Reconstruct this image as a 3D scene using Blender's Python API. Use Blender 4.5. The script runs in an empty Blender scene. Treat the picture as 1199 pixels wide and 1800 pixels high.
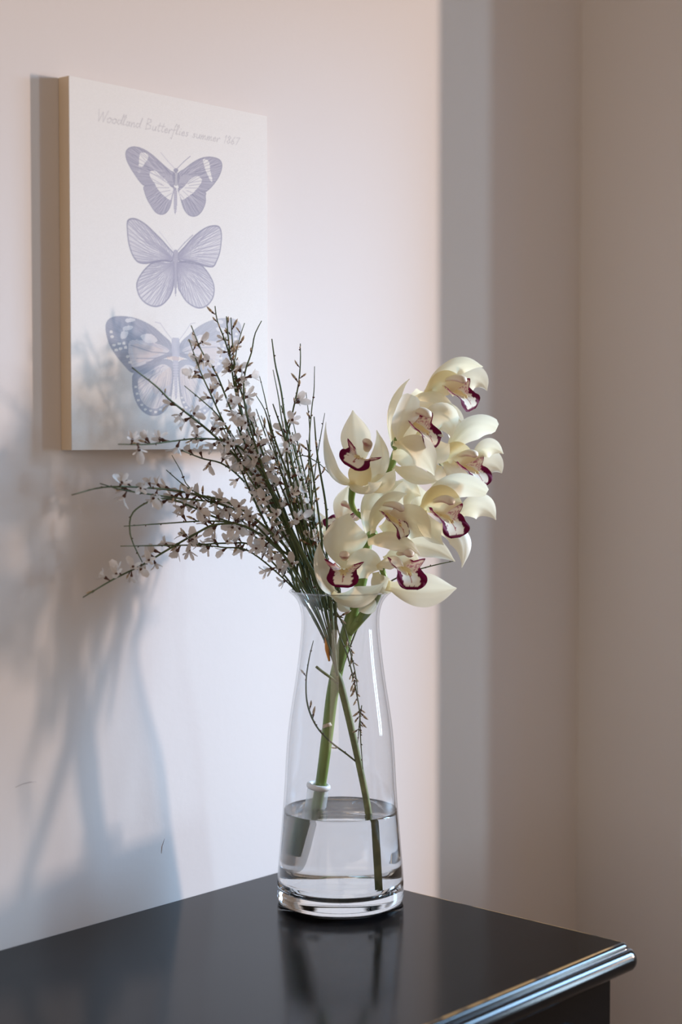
import bpy, math, random
import numpy as np
from mathutils import Vector

sc = bpy.context.scene
col = sc.collection

# ------------------------------------------------------------------ camera
F_PX, YAW, PITCH = 2900.0, math.radians(42.0), math.radians(2.6)
TOP_Z = 0.80                                   # height of the dresser top
CAM = np.array([-1.7218, -1.1526, TOP_Z + 0.44])
FH = np.array([math.cos(YAW), math.sin(YAW), 0.0])
RT = np.array([math.sin(YAW), -math.cos(YAW), 0.0])
FW = FH * math.cos(PITCH) + np.array([0, 0, -math.sin(PITCH)])
UP = np.cross(RT, FW)

cd = bpy.data.cameras.new('camera')
cd.sensor_fit = 'AUTO'
cd.sensor_width = 36.0
cd.lens = F_PX / 1800.0 * 36.0
cd.clip_start = 0.05
cd.dof.use_dof = True
cd.dof.focus_distance = 1.545
cd.dof.aperture_fstop = 3.2
cam = bpy.data.objects.new('camera', cd)
col.objects.link(cam)
cam.location = CAM
cam.rotation_euler = (math.pi / 2 - PITCH, 0, YAW - math.pi / 2)
sc.camera = cam

# ------------------------------------------------------------------ world, daylight, exposure
wd = bpy.data.worlds.new('world')
sc.world = wd
wd.use_nodes = True
bg = wd.node_tree.nodes['Background']
bg.inputs[0].default_value = (1.0, 0.765, 0.60, 1)
bg.inputs[1].default_value = 0.315

JAMB = np.array([0.0, -0.152, TOP_Z + 0.45])      # window jamb on the right wall
def daylight(name, slope, elev, dist, w, h, power, color):
    """a strip of bright outdoors seen through the window"""
    ld = bpy.data.lights.new(name, 'AREA')
    ld.shape = 'RECTANGLE'
    ld.size, ld.size_y = w, h
    ld.energy = power
    ld.color = color
    o = bpy.data.objects.new(name, ld)
    col.objects.link(o)
    n = math.hypot(slope, 1.0)
    e = math.radians(elev)
    d = Vector((slope / n * math.cos(e), -1 / n * math.cos(e), math.sin(e)))
    o.location = Vector(JAMB) + d * dist
    o.rotation_euler = d.to_track_quat('Z', 'Y').to_euler()
    return o
# through the window: a sunlit facade low down, a strip of blue sky above it, a fainter gap further round, and the dim open sky
daylight('sunlit_facade_light', 1.84, 6.0, 5.0, 0.11, 0.60, 235, (1.0, 0.765, 0.64))
daylight('sky_strip_light', 2.45, 23.5, 5.0, 1.10, 2.6, 570, (0.40, 0.67, 1.0))
daylight('sky_gap_light', 1.22, 2.0, 5.0, 0.30, 1.40, 55, (0.60, 0.82, 1.0))
daylight('open_sky_light', 0.9, 10.0, 2.6, 0.6, 1.0, 3, (0.25, 0.52, 1.0))

# weak warm fill lamp, added behind the camera to brighten the right wall
ld = bpy.data.lights.new('rear_fill_light', 'AREA'); ld.shape = 'RECTANGLE'; ld.size, ld.size_y = 1.4, 1.5
ld.energy, ld.color = 10, (1.0, 0.84, 0.70)
rear_fill = bpy.data.objects.new('rear_fill_light', ld); col.objects.link(rear_fill)
rear_fill.location = (-3.5, -1.7, 1.6); rear_fill.rotation_euler = (math.pi / 2, 0, -math.pi / 2)

vs = sc.view_settings
vs.view_transform = 'Standard'
vs.look = 'None'
vs.gamma = 1.0
vs.use_curve_mapping = False
vs.exposure = 0.11
cy = sc.cycles
cy.max_bounces = 14
cy.transmission_bounces = 12
cy.transparent_max_bounces = 24
cy.sample_clamp_indirect = 6.0

rnd = random.Random(7)

# ------------------------------------------------------------------ helpers
def ray(u, v):
    return RT * ((u - 599.5) / F_PX) + UP * ((900.0 - v) / F_PX) + FW
def W(u, v, d):
    """world point of a spot measured in the photograph at camera depth d (metres)"""
    return CAM + ray(u, v) * d
def DW(u, v, y=0.0):
    """camera depth of the left wall (plane y) at that spot"""
    return (y - CAM[1]) / ray(u, v)[1]
def camdir(r, u, t):
    a = RT * r + UP * u - FW * t
    return a / np.linalg.norm(a)
def nrm(a):
    a = np.asarray(a, float)
    return a / (np.linalg.norm(a) + 1e-12)

def mesh_obj(name, verts, faces, mats, parent=None, smooth=True, cols=None, midx=None):
    me = bpy.data.meshes.new(name)
    me.from_pydata([tuple(map(float, v)) for v in verts], [], [tuple(map(int, f)) for f in faces])
    for m in (mats if isinstance(mats, (list, tuple)) else [mats]):
        me.materials.append(m)
    if smooth:
        me.polygons.foreach_set('use_smooth', [True] * len(me.polygons))
    if midx is not None:
        me.polygons.foreach_set('material_index', [int(i) for i in midx])
    if cols is not None:
        ca = me.color_attributes.new('Col', 'FLOAT_COLOR', 'POINT')
        c4 = np.ones((len(me.vertices), 4), np.float32)
        c4[:, :3] = cols
        ca.data.foreach_set('color', c4.ravel())
    me.update()
    o = bpy.data.objects.new(name, me)
    col.objects.link(o)
    if parent is not None:
        o.parent = parent
    return o
def empty(name, loc=(0, 0, 0)):
    o = bpy.data.objects.new(name, None)
    o.empty_display_size = 0.05
    col.objects.link(o)
    o.location = loc
    return o
def put(o, root):
    """parent o (built in world coordinates) to root, keeping it in place"""
    o.parent = root
    base = Vector((0, 0, 0))
    r = root
    while r is not None:
        base += Vector(r.location)
        r = r.parent
    o.location = Vector(o.location) - base
    return o
def tag(o, label, cat, group=None):
    o['label'] = label
    o['category'] = cat
    if group:
        o['group'] = group
    return o

class MB:
    def __init__(s): s.v, s.f, s.m = [], [], []
    def box(s, a, b, m=0):
        i = len(s.v)
        x0, y0, z0 = a; x1, y1, z1 = b
        s.v += [(x0,y0,z0),(x1,y0,z0),(x1,y1,z0),(x0,y1,z0),(x0,y0,z1),(x1,y0,z1),(x1,y1,z1),(x0,y1,z1)]
        for q in ((0,3,2,1),(4,5,6,7),(0,1,5,4),(1,2,6,5),(2,3,7,6),(3,0,4,7)):
            s.f.append(tuple(i + k for k in q)); s.m.append(m)
    def quads(s, nv, faces, m=0):
        i = len(s.v); s.v += list(nv)
        for f in faces:
            s.f.append(tuple(i + k for k in f)); s.m.append(m)
    def tube(s, pts, rad, n=8, m=0, cap=True):
        pts = [np.asarray(p, float) for p in pts]
        k = len(pts)
        rad = [rad] * k if np.isscalar(rad) else rad
        t0 = nrm(pts[1] - pts[0])
        a = nrm(np.cross(t0, [0.31, 0.17, 0.93] if abs(t0[2]) < .9 else [1, 0.1, 0]))
        i0 = len(s.v)
        for i, p in enumerate(pts):
            t = nrm(pts[min(i + 1, k - 1)] - pts[max(i - 1, 0)])
            a = nrm(a - t * (a @ t)); b = np.cross(t, a)
            for j in range(n):
                an = 2 * math.pi * j / n
                s.v.append(p + (a * math.cos(an) + b * math.sin(an)) * rad[i])
        for i in range(k - 1):
            for j in range(n):
                s.f.append((i0+i*n+j, i0+i*n+(j+1)%n, i0+(i+1)*n+(j+1)%n, i0+(i+1)*n+j)); s.m.append(m)
        if cap:
            s.f.append(tuple(i0 + j for j in range(n))[::-1]); s.m.append(m)
            s.f.append(tuple(i0 + (k-1)*n + j for j in range(n))); s.m.append(m)
    def obj(s, name, mats, smooth=True):
        return mesh_obj(name, s.v, s.f, mats, None, smooth, None, s.m)
def spline(P, n):
    """Catmull-Rom through the points P, n samples"""
    P = np.asarray(P, float)
    if len(P) == 2:
        P = np.array([P[0], (P[0] + P[1]) / 2, P[1]])
    Q = np.vstack([2 * P[0] - P[1], P, 2 * P[-1] - P[-2]])
    seg = np.linalg.norm(np.diff(P, axis=0), axis=1)
    cum = np.concatenate([[0], np.cumsum(seg)]); out = []
    for x in np.linspace(0, cum[-1], n):
        i = min(int(np.searchsorted(cum, x, side='right') - 1), len(P) - 2)
        t = (x - cum[i]) / max(seg[i], 1e-9)
        p0, p1, p2, p3 = Q[i], Q[i+1], Q[i+2], Q[i+3]
        out.append(0.5 * (2*p1 + (p2-p0)*t + (2*p0-5*p1+4*p2-p3)*t*t + (3*p1-p0-3*p2+p3)*t**3))
    return np.array(out)
def lathe(prof, n=96):
    v, f = [], []
    for r, z in prof:
        for j in range(n):
            a = 2 * math.pi * j / n
            v.append((r * math.cos(a), r * math.sin(a), z))
    for i in range(len(prof) - 1):
        for j in range(n):
            f.append((i*n+j, i*n+(j+1)%n, (i+1)*n+(j+1)%n, (i+1)*n+j))
    return v, f

# ------------------------------------------------------------------ materials
def mat(name, color=(.8,.8,.8), rough=.5, spec=.5):
    m = bpy.data.materials.new(name)
    m.use_nodes = True
    b = m.node_tree.nodes['Principled BSDF']
    b.inputs['Base Color'].default_value = (*color, 1)
    b.inputs['Roughness'].default_value = rough
    b.inputs['Specular IOR Level'].default_value = spec
    return m, m.node_tree, b
def noise_bump(nt, b, scale, strength, dist=.001, detail=4):
    tc = nt.nodes.new('ShaderNodeTexCoord')
    n = nt.nodes.new('ShaderNodeTexNoise')
    n.inputs['Scale'].default_value = scale
    n.inputs['Detail'].default_value = detail
    bp = nt.nodes.new('ShaderNodeBump')
    bp.inputs['Strength'].default_value = strength
    bp.inputs['Distance'].default_value = dist
    nt.links.new(tc.outputs['Object'], n.inputs['Vector'])
    nt.links.new(n.outputs['Fac'], bp.inputs['Height'])
    nt.links.new(bp.outputs['Normal'], b.inputs['Normal'])
    return n, tc
def noise_color(nt, b, scale, c0, c1, lo=.4, hi=.6, detail=4, stretch=None):
    tc = nt.nodes.new('ShaderNodeTexCoord')
    n = nt.nodes.new('ShaderNodeTexNoise')
    n.inputs['Scale'].default_value = scale
    n.inputs['Detail'].default_value = detail
    r = nt.nodes.new('ShaderNodeValToRGB')
    r.color_ramp.elements[0].position = lo
    r.color_ramp.elements[1].position = hi
    r.color_ramp.elements[0].color = (*c0, 1)
    r.color_ramp.elements[1].color = (*c1, 1)
    if stretch:
        mp = nt.nodes.new('ShaderNodeMapping')
        mp.inputs['Scale'].default_value = stretch
        nt.links.new(tc.outputs['Object'], mp.inputs['Vector'])
        nt.links.new(mp.outputs['Vector'], n.inputs['Vector'])
    else:
        nt.links.new(tc.outputs['Object'], n.inputs['Vector'])
    nt.links.new(n.outputs['Fac'], r.inputs['Fac'])
    nt.links.new(r.outputs['Color'], b.inputs['Base Color'])
    return r
def attr_color(nt, sock):
    a = nt.nodes.new('ShaderNodeVertexColor')
    a.layer_name = 'Col'
    nt.links.new(a.outputs['Color'], sock)
    return a

M = {}
m, nt, b = mat('wall_paint', (.775, .74, .725), .85, .25)
noise_bump(nt, b, 140, .12, .0008)
M['wall'] = m
m, nt, b = mat('ceiling_paint', (.82, .81, .79), .9, .2); noise_bump(nt, b, 120, .1); M['ceiling'] = m
m, nt, b = mat('floor_wood', (.30, .19, .11), .45, .4)
noise_color(nt, b, 6, (.22, .13, .075), (.38, .25, .15), .3, .7, 6, (1, 9, 1)); M['floor'] = m
m, nt, b = mat('white_paint', (.8, .79, .77), .5, .4); noise_bump(nt, b, 60, .05); M['white'] = m
m, nt, b = mat('black_lacquer', (.006, .006, .007), .14, .5)
b.inputs['IOR'].default_value = 1.27
noise_color(nt, b, 5, (.002, .002, .0025), (.005, .0045, .005), .3, .7, 8, (1, 16, 1))
n, tc = noise_bump(nt, b, 220, .03, .0005, 3)
M['black'] = m
# worn edges where the ochre wood shows through the black
m, nt, b = mat('worn_edge', (.35, .2, .07), .45, .4)
noise_color(nt, b, 38, (.03, .02, .015), (.50, .27, .09), .34, .46, 5); M['worn'] = m
# canvas
m, nt, b = mat('printed_canvas', (.8, .8, .8), .9, .15)
attr_color(nt, b.inputs['Base Color'])
tc = nt.nodes.new('ShaderNodeTexCoord')
w1 = nt.nodes.new('ShaderNodeTexWave'); w1.wave_type = 'BANDS'; w1.bands_direction = 'X'
w2 = nt.nodes.new('ShaderNodeTexWave'); w2.wave_type = 'BANDS'; w2.bands_direction = 'Z'
for w in (w1, w2):
    w.inputs['Scale'].default_value = 420
    w.inputs['Distortion'].default_value = 1.2
    nt.links.new(tc.outputs['Object'], w.inputs['Vector'])
ad = nt.nodes.new('ShaderNodeMath'); ad.operation = 'ADD'
nt.links.new(w1.outputs['Fac'], ad.inputs[0]); nt.links.new(w2.outputs['Fac'], ad.inputs[1])
bp = nt.nodes.new('ShaderNodeBump'); bp.inputs['Strength'].default_value = .10; bp.inputs['Distance'].default_value = .0006
nt.links.new(ad.outputs[0], bp.inputs['Height']); nt.links.new(bp.outputs['Normal'], b.inputs['Normal'])
M['canvas'] = m
m, nt, b = mat('canvas_edge', (.74, .61, .46), .9, .15); noise_bump(nt, b, 500, .3, .0005); M['canvas_edge'] = m

def leafy(name, trans, tcolor, rough=.45, spec=.35):
    """thin plant tissue that lets some light through; colour from the mesh"""
    m, nt, b = mat(name, (.8,.8,.8), rough, spec)
    a = attr_color(nt, b.inputs['Base Color'])
    t = nt.nodes.new('ShaderNodeBsdfTranslucent')
    mx = nt.nodes.new('ShaderNodeMixRGB'); mx.blend_type = 'MULTIPLY'; mx.inputs[0].default_value = 1
    mx.inputs[2].default_value = (*tcolor, 1)
    nt.links.new(a.outputs['Color'], mx.inputs[1]); nt.links.new(mx.outputs[0], t.inputs['Color'])
    ms = nt.nodes.new('ShaderNodeMixShader'); ms.inputs[0].default_value = trans
    nt.links.new(b.outputs[0], ms.inputs[1]); nt.links.new(t.outputs[0], ms.inputs[2])
    nt.links.new(ms.outputs[0], nt.nodes['Material Output'].inputs['Surface'])
    noise_bump(nt, b, 300, .06, .0006)
    return m
M['petal'] = leafy('orchid_petal', .50, (1.0, .965, .82))
M['lip'] = leafy('orchid_lip', .22, (1.0, .9, .8), .7, .12)
M['column'] = leafy('orchid_column', .15, (1, .9, .8))
m, nt, b = mat('orchid_stem', (.17, .27, .05), .38, .5)
noise_color(nt, b, 60, (.12, .21, .035), (.22, .32, .07), .35, .65, 4, (1, 1, .25)); M['stem'] = m
m, nt, b = mat('broom_green', (.075, .11, .035), .55, .4)
noise_color(nt, b, 70, (.055, .085, .028), (.105, .14, .05), .35, .65); M['twig'] = m
m, nt, b = mat('broom_brown', (.10, .045, .03), .6, .3)
noise_color(nt, b, 250, (.07, .03, .022), (.16, .075, .045), .35, .65); M['calyx'] = m
m, nt, b = mat('scuff', (.36, .33, .34), .8, .2); noise_color(nt, b, 80, (.32, .29, .30), (.42, .39, .40)); M['scuff'] = m
m, nt, b = mat('broom_wood', (.13, .15, .06), .6, .3)
noise_color(nt, b, 90, (.12, .15, .055), (.24, .27, .10), .35, .65); M['wood'] = m
m, nt, b = mat('peeled_bark', (.72, .26, .02), .5, .4)
noise_color(nt, b, 150, (.62, .2, .015), (.80, .33, .03), .35, .65); M['orange'] = m
m, nt, b = mat('broom_petal', (.80, .76, .72), .55, .3)
noise_color(nt, b, 260, (.76, .70, .65), (.86, .83, .80), .35, .65)
t = nt.nodes.new('ShaderNodeBsdfTranslucent'); t.inputs['Color'].default_value = (.78, .73, .68, 1)
ms = nt.nodes.new('ShaderNodeMixShader'); ms.inputs[0].default_value = .35
nt.links.new(b.outputs[0], ms.inputs[1]); nt.links.new(t.outputs[0], ms.inputs[2])
nt.links.new(ms.outputs[0], nt.nodes['Material Output'].inputs['Surface'])
M['blossom'] = m
m, nt, b = mat('bud_petal', (.55, .42, .30), .55, .3)
noise_color(nt, b, 300, (.42, .30, .18), (.66, .55, .42), .35, .65); M['bud'] = m
def thin_glass(name, tint, ior=1.45, rough=0.0, extra=0.0):
    m = bpy.data.materials.new(name); m.use_nodes = True
    nt = m.node_tree; nt.nodes.remove(nt.nodes['Principled BSDF'])
    tr = nt.nodes.new('ShaderNodeBsdfTransparent'); tr.inputs[0].default_value = (*tint, 1)
    gl = nt.nodes.new('ShaderNodeBsdfGlossy'); gl.inputs['Roughness'].default_value = rough
    fr = nt.nodes.new('ShaderNodeFresnel'); fr.inputs[0].default_value = ior
    ge = nt.nodes.new('ShaderNodeNewGeometry')
    mr = nt.nodes.new('ShaderNodeMapRange')          # same reflectance from either side of a thin pane
    mr.inputs['To Min'].default_value = ior; mr.inputs['To Max'].default_value = 1 / ior
    nt.links.new(ge.outputs['Backfacing'], mr.inputs['Value']); nt.links.new(mr.outputs[0], fr.inputs['IOR'])
    ms = nt.nodes.new('ShaderNodeMixShader')
    nt.links.new(fr.outputs[0], ms.inputs[0]); nt.links.new(tr.outputs[0], ms.inputs[1]); nt.links.new(gl.outputs[0], ms.inputs[2])
    nt.links.new(ms.outputs[0], nt.nodes['Material Output'].inputs['Surface'])
    return m
def solid_glass(name, color, ior):
    m = bpy.data.materials.new(name); m.use_nodes = True
    nt = m.node_tree; nt.nodes.remove(nt.nodes['Principled BSDF'])
    g = nt.nodes.new('ShaderNodeBsdfGlass'); g.inputs['Color'].default_value = (*color, 1)
    g.inputs['Roughness'].default_value = 0.0; g.inputs['IOR'].default_value = ior
    nt.links.new(g.outputs[0], nt.nodes['Material Output'].inputs['Surface'])
    return m
M['glass_wall'] = thin_glass('vase_glass_wall', (.965, .97, .975), 1.5, .045)
M['glass_base'] = solid_glass('vase_glass_base', (.985, .99, .99), 1.5)
M['water'] = solid_glass('water', (.985, .993, .995), 1.333)
m, nt, b = mat('white_rubber', (.78, .78, .76), .45, .4); noise_bump(nt, b, 200, .05); M['rubber'] = m
# frosted plastic of the flower tube
m = bpy.data.materials.new('frosted_plastic'); m.use_nodes = True
nt = m.node_tree; b = nt.nodes['Principled BSDF']
b.inputs['Base Color'].default_value = (.80, .86, .90, 1); b.inputs['Roughness'].default_value = .3
tr = nt.nodes.new('ShaderNodeBsdfTransparent'); ms = nt.nodes.new('ShaderNodeMixShader'); ms.inputs[0].default_value = .34
nt.links.new(tr.outputs[0], ms.inputs[1]); nt.links.new(b.outputs[0], ms.inputs[2])
nt.links.new(ms.outputs[0], nt.nodes['Material Output'].inputs['Surface'])
noise_bump(nt, b, 120, .2)
M['plastic'] = m

# ------------------------------------------------------------------ the room
def structure(name, mb, m, smooth=False):
    o = mb.obj(name, m, smooth); o['kind'] = 'structure'; return o
H = 2.6
mb = MB(); mb.box((-3.6, 0, 0), (0.25, 0.2, H)); structure('wall_left', mb, M['wall'])
WY0, WY1, WZ0, WZ1 = -1.55, JAMB[1], 0.74, 1.80       # window opening in the right wall
mb = MB()
mb.box((0, WY1, 0), (0.25, 0, H)); mb.box((0, -3.2, 0), (0.25, WY0, H))
mb.box((0, WY0, 0), (0.25, WY1, WZ0)); mb.box((0, WY0, WZ1), (0.25, WY1, H))
structure('wall_right', mb, M['wall'])
mb = MB(); mb.box((-3.6, -3.2, -0.1), (0.25, 0.2, 0)); structure('floor', mb, M['floor'])
mb = MB(); mb.box((-3.6, -3.2, H), (0.25, 0.2, H + .1)); structure('ceiling', mb, M['ceiling'])
mb = MB()
fx0, fx1, fw = 0.16, 0.22, 0.035
mb.box((fx0, WY0, WZ0), (fx1, WY0 + fw, WZ1)); mb.box((fx0, WY0 + fw, WZ0), (fx1, WY1, WZ0 + fw))
mb.box((fx0, WY0 + fw, WZ1 - fw), (fx1, WY1, WZ1))
wo = structure('window_1', mb, M['white'])
mb = MB(); mb.box((-3.6, -0.012, 0), (-0.012, 0, 0.08)); structure('baseboard_left', mb, M['white'])
mb = MB(); mb.box((-0.012, -3.2, 0), (0, 0, 0.08)); structure('baseboard_right', mb, M['white'])

# ------------------------------------------------------------------ dresser
XR, XL, YF = -0.5008, -1.62, -0.3856
dr = empty('dresser', ((XL + XR) / 2, -0.2, 0))
tag(dr, 'black lacquered dresser with a moulded top standing against the pale wall', 'dresser')
PROF = [(-.03, 0), (-.003, 0), (-.0014, 0), (-.0006, -.0001), (.0004, -.0005), (.0020, -.0010), (.0034, -.0022), (.0040, -.0038), (.0040, -.0056),
        (.0044, -.0058), (.0066, -.0060), (.0088, -.0070), (.0106, -.0090), (.0118, -.0116), (.0125, -.0146),
        (.0124, -.0174), (.0115, -.0200), (.0098, -.0222), (.0074, -.0236), (.004, -.0243), (-.004, -.0246), (-.012, -.0250)]
def ring(o, z, r0=.0035, n=8):
    """open outline back-left > front-left > front-right > back-right, with rounded front corners"""
    r = max(r0 + o, .0005)
    p = [(XL - o, -0.001, z)]
    cx, cyy = XL - o + r, YF - o + r
    for k in range(n + 1):
        a = math.pi + k / n * math.pi / 2; p.append((cx + r * math.cos(a), cyy + r * math.sin(a), z))
    cx = XR + o - r
    for k in range(n + 1):
        a = 1.5 * math.pi + k / n * math.pi / 2; p.append((cx + r * math.cos(a), cyy + r * math.sin(a), z))
    p.append((XR + o, -0.001, z))
    return p
v, f, mi = [], [], []
rows = [ring(o, TOP_Z + z) for o, z in PROF]
k = len(rows[0])
for r_ in rows: v += r_
for i in range(len(rows) - 1):
    for j in range(k - 1):
        f.append((i*k+j, i*k+j+1, (i+1)*k+j+1, (i+1)*k+j)[::-1]); mi.append(1 if i in (2, 3, 17) else 0)
f.append(tuple(range(k))); mi.append(0)
f.append(tuple(range((len(rows)-1)*k, len(rows)*k))[::-1]); mi.append(0)
nb = len(v)                                             # back face on its own vertices so that it stays crisp
v += [rows[i][0] for i in range(len(rows))] + [rows[i][-1] for i in range(len(rows) - 1, -1, -1)]
f.append(tuple(range(nb, len(v)))[::-1]); mi.append(0)
top = mesh_obj('tabletop', v, f, [M['black'], M['worn']], None, True, None, mi)
# crisp flat top: mark its big face flat
for p_ in top.data.polygons:
    if len(p_.vertices) > 4: p_.use_smooth = False
put(top, dr)
BI = .0085
bx0, bx1, by0 = XL + BI, XR - BI, YF + BI
mb = MB(); mb.box((bx0, by0, .10), (bx1, -.004, TOP_Z - .025)); put(mb.obj('body', M['black'], False), dr)
mb = MB(); mb.box((bx0, by0 - .0012, TOP_Z - .0275), (bx1 - .045, by0 + .001, TOP_Z - .0262)); put(mb.obj('worn_seam', M['worn'], False), dr)
mb = MB(); mb.box((bx0 + .02, by0 + .03, 0), (bx1 - .02, -.01, .10)); put(mb.obj('plinth', M['black'], False), dr)
for zz in (.13, .34, .55):
    mb = MB(); mb.box((bx0 + .05, by0 - .012, zz), (bx1 - .05, by0, zz + .19)); d_ = put(mb.obj('drawer', M['black'], False), dr)
    for xk in (bx0 + .3, bx1 - .3):
        v, f = lathe([(.0005, 0), (.006, .001), (.005, .008), (.012, .016), (.011, .022), (.0005, .025)], 20)
        v = [(xk + a, by0 - .012 - c, zz + .095 + b_) for a, b_, c in v]
        kn = mesh_obj('knob', v, f, M['black']); kn.parent = d_
        kn.location = (0, 0, 0)

# ------------------------------------------------------------------ canvas print
CT = 0.0145
cx0 = float(W(104.8, 450, DW(104.8, 450))[0]); cx1 = float(W(469.5, 400, DW(469.5, 400, -CT))[0])
cz1 = float(W(104, 137.5, DW(104, 137.5))[2]); cz0 = float(W(107.5, 791, DW(107.5, 791))[2])
cv = empty('canvas_print', ((cx0 + cx1) / 2, -CT / 2, cz0))
tag(cv, 'stretched canvas printed with three lilac butterflies hanging on the pale wall', 'canvas print')
mb = MB(); mb.box((cx0, -CT, cz0), (cx1, -.0004, cz1))
mb.f = [q for i, q in enumerate(mb.f) if i != 2]; mb.m = mb.m[:5]        # the front belongs to the printed face
put(mb.obj('wrapped_edge', M['canvas_edge'], False), cv)

NX, NZ = 350, 620
gx, gz = np.meshgrid(np.linspace(cx0, cx1, NX), np.linspace(cz0, cz1, NZ))
ink = np.zeros(gx.shape + (3,)); ink[:] = (.885, .88, .86)
def CP(pts):
    """spots measured in the photograph > coordinates on the canvas plane"""
    out = []
    for (u, v_) in pts:
        p = W(u, v_, DW(u, v_, -CT)); out.append((p[0], p[2]))
    return np.array(out)
def inside(poly):
    x, y = gx, gz; r = np.zeros(gx.shape, bool); n = len(poly)
    for i in range(n):
        x1, y1 = poly[i]; x2, y2 = poly[(i + 1) % n]
        c = ((y1 > y) != (y2 > y)) & (x < (x2 - x1) * (y - y1) / (y2 - y1 + 1e-15) + x1)
        r ^= c
    return r
def smooth_closed(P, n=6):
    P = np.asarray(P, float); k = len(P); out = []
    for i in range(k):
        p0, p1, p2, p3 = P[i-1], P[i], P[(i+1) % k], P[(i+2) % k]
        for t in np.linspace(0, 1, n, endpoint=False):
            out.append(0.5*(2*p1+(p2-p0)*t+(2*p0-5*p1+4*p2-p3)*t*t+(3*p1-p0-3*p2+p3)*t**3))
    return np.array(out)
def fill(pts, color, a=1.0, clip=None):
    msk = inside(CP(smooth_closed(pts)))
    if clip is not None: msk &= clip
    ink[msk] = ink[msk] * (1 - a) + np.array(color) * a
    return msk
def line(pts, color, width=.0005, a=1.0, clip=None):
    P = CP(pts)
    for p, q in zip(P[:-1], P[1:]):
        lo = np.minimum(p, q) - .002; hi = np.maximum(p, q) + .002
        i0, i1 = np.searchsorted(gz[:, 0], [lo[1], hi[1]]); j0, j1 = np.searchsorted(gx[0], [lo[0], hi[0]])
        if i1 <= i0 or j1 <= j0: continue
        X, Z = gx[i0:i1, j0:j1], gz[i0:i1, j0:j1]
        d = q - p; L2 = d @ d + 1e-12
        t = np.clip(((X - p[0]) * d[0] + (Z - p[1]) * d[1]) / L2, 0, 1)
        ds = np.hypot(X - p[0] - t * d[0], Z - p[1] - t * d[1])
        w = np.clip(1.35 - ds / width, 0, 1) * a
        if clip is not None: w = w * clip[i0:i1, j0:j1]
        ink[i0:i1, j0:j1] = ink[i0:i1, j0:j1] * (1 - w[..., None]) + np.array(color) * w[..., None]
def zz1(L): return [(200 + x / 5.625, 240 + y / 5.625) for x, y in L]
def zz3(L): return [(100 + x / 2.9975, 440 + y / 2.9975) for x, y in L]
INK, INKD, PALE, PAPER = (.45, .445, .54), (.35, .35, .45), (.66, .65, .71), (.885, .88, .86)
def veins(root, ends, color, clip, width=.00045, a=.7):
    for e in ends:
        mid = ((root[0] + e[0]) / 2 + (e[1] - root[1]) * .06, (root[1] + e[1]) / 2 - (e[0] - root[0]) * .06)
        line([root, mid, e], color, width, a, clip)
def hatch(poly, root, color, clip, n, a=.5):
    Q = smooth_closed(poly)
    for i in np.linspace(0, len(Q) - 1, n).astype(int):
        e = Q[i]; s_ = (root[0] + (e[0]-root[0])*rnd.uniform(.25, .6), root[1] + (e[1]-root[1])*rnd.uniform(.25, .6))
        line([s_, e], color, .0004, a, clip)
def outline(poly, color, w=.0006, a=.8):
    Q = smooth_closed(poly); line(list(Q) + [Q[0]], color, w, a)
# first butterfly
lf = zz1([(600,370),(560,340),(500,290),(440,235),(370,175),(290,125),(215,103),(160,110),(125,140),(118,185),(130,240),(165,310),(210,380),(260,450),(305,485),(370,480),(450,465),(520,470),(590,490)])
lh = zz1([(305,490),(305,550),(330,620),(370,690),(410,745),(460,770),(510,758),(545,715),(565,660),(580,580),(595,500),(450,460)])
rf = zz1([(635,370),(700,320),(770,265),(850,220),(930,203),(1000,210),(1050,235),(1068,280),(1060,340),(1030,410),(980,480),(930,530),(895,545),(830,520),(760,500),(690,500),(640,490)])
rh = zz1([(895,545),(905,590),(905,650),(880,720),(840,770),(790,790),(740,775),(700,730),(675,670),(655,590),(640,510),(760,490)])
for w in (lh, rh, lf, rf):
    c = fill(w, INK, .80); hatch(w, (309, 318), INKD, c, 130, .5); hatch(w, (309, 318), PALE, c, 60, .35); outline(w, INKD, .0005, .6)
for wp, root in (([(260,165),(330,170),(340,210),(310,260),(280,300),(245,300),(250,250)], (290, 310)), ([(235,340),(265,330),(262,360),(240,362)], (290, 310)),
          ([(355,350),(410,340),(470,390),(510,430),(560,490),(590,520),(575,580),(560,630),(500,590),(440,530),(400,460),(365,410)], (306, 330)),
          ([(880,225),(935,240),(950,300),(955,350),(975,430),(960,445),(930,390),(905,330),(890,280)], (320, 310)),
          ([(790,400),(840,395),(870,430),(850,480),(800,540),(740,590),(680,625),(655,600),(645,540),(690,500),(740,440)], (312, 330))):
    c = fill(zz1(wp), PAPER, .95); hatch(zz1(wp), root, INK, c, 16, .6)
fill(zz1([(585,360),(640,360),(650,420),(630,480),(600,480),(580,420)]), INKD, .6)
fill(zz1([(594,320),(613,312),(632,320),(634,345),(613,358),(594,345)]), INKD, .85)
fill(zz1([(595,520),(620,520),(626,640),(612,755),(600,755),(590,640)]), INK, .85)
for y in range(540, 750, 18): line(zz1([(592, y), (624, y)]), PALE, .0004, .7)
line(zz1([(603, 318), (530, 240), (465, 160)]), PALE, .0005, .8); line(zz1([(624, 318), (690, 250), (755, 195)]), INK, .0005, .8)
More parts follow.
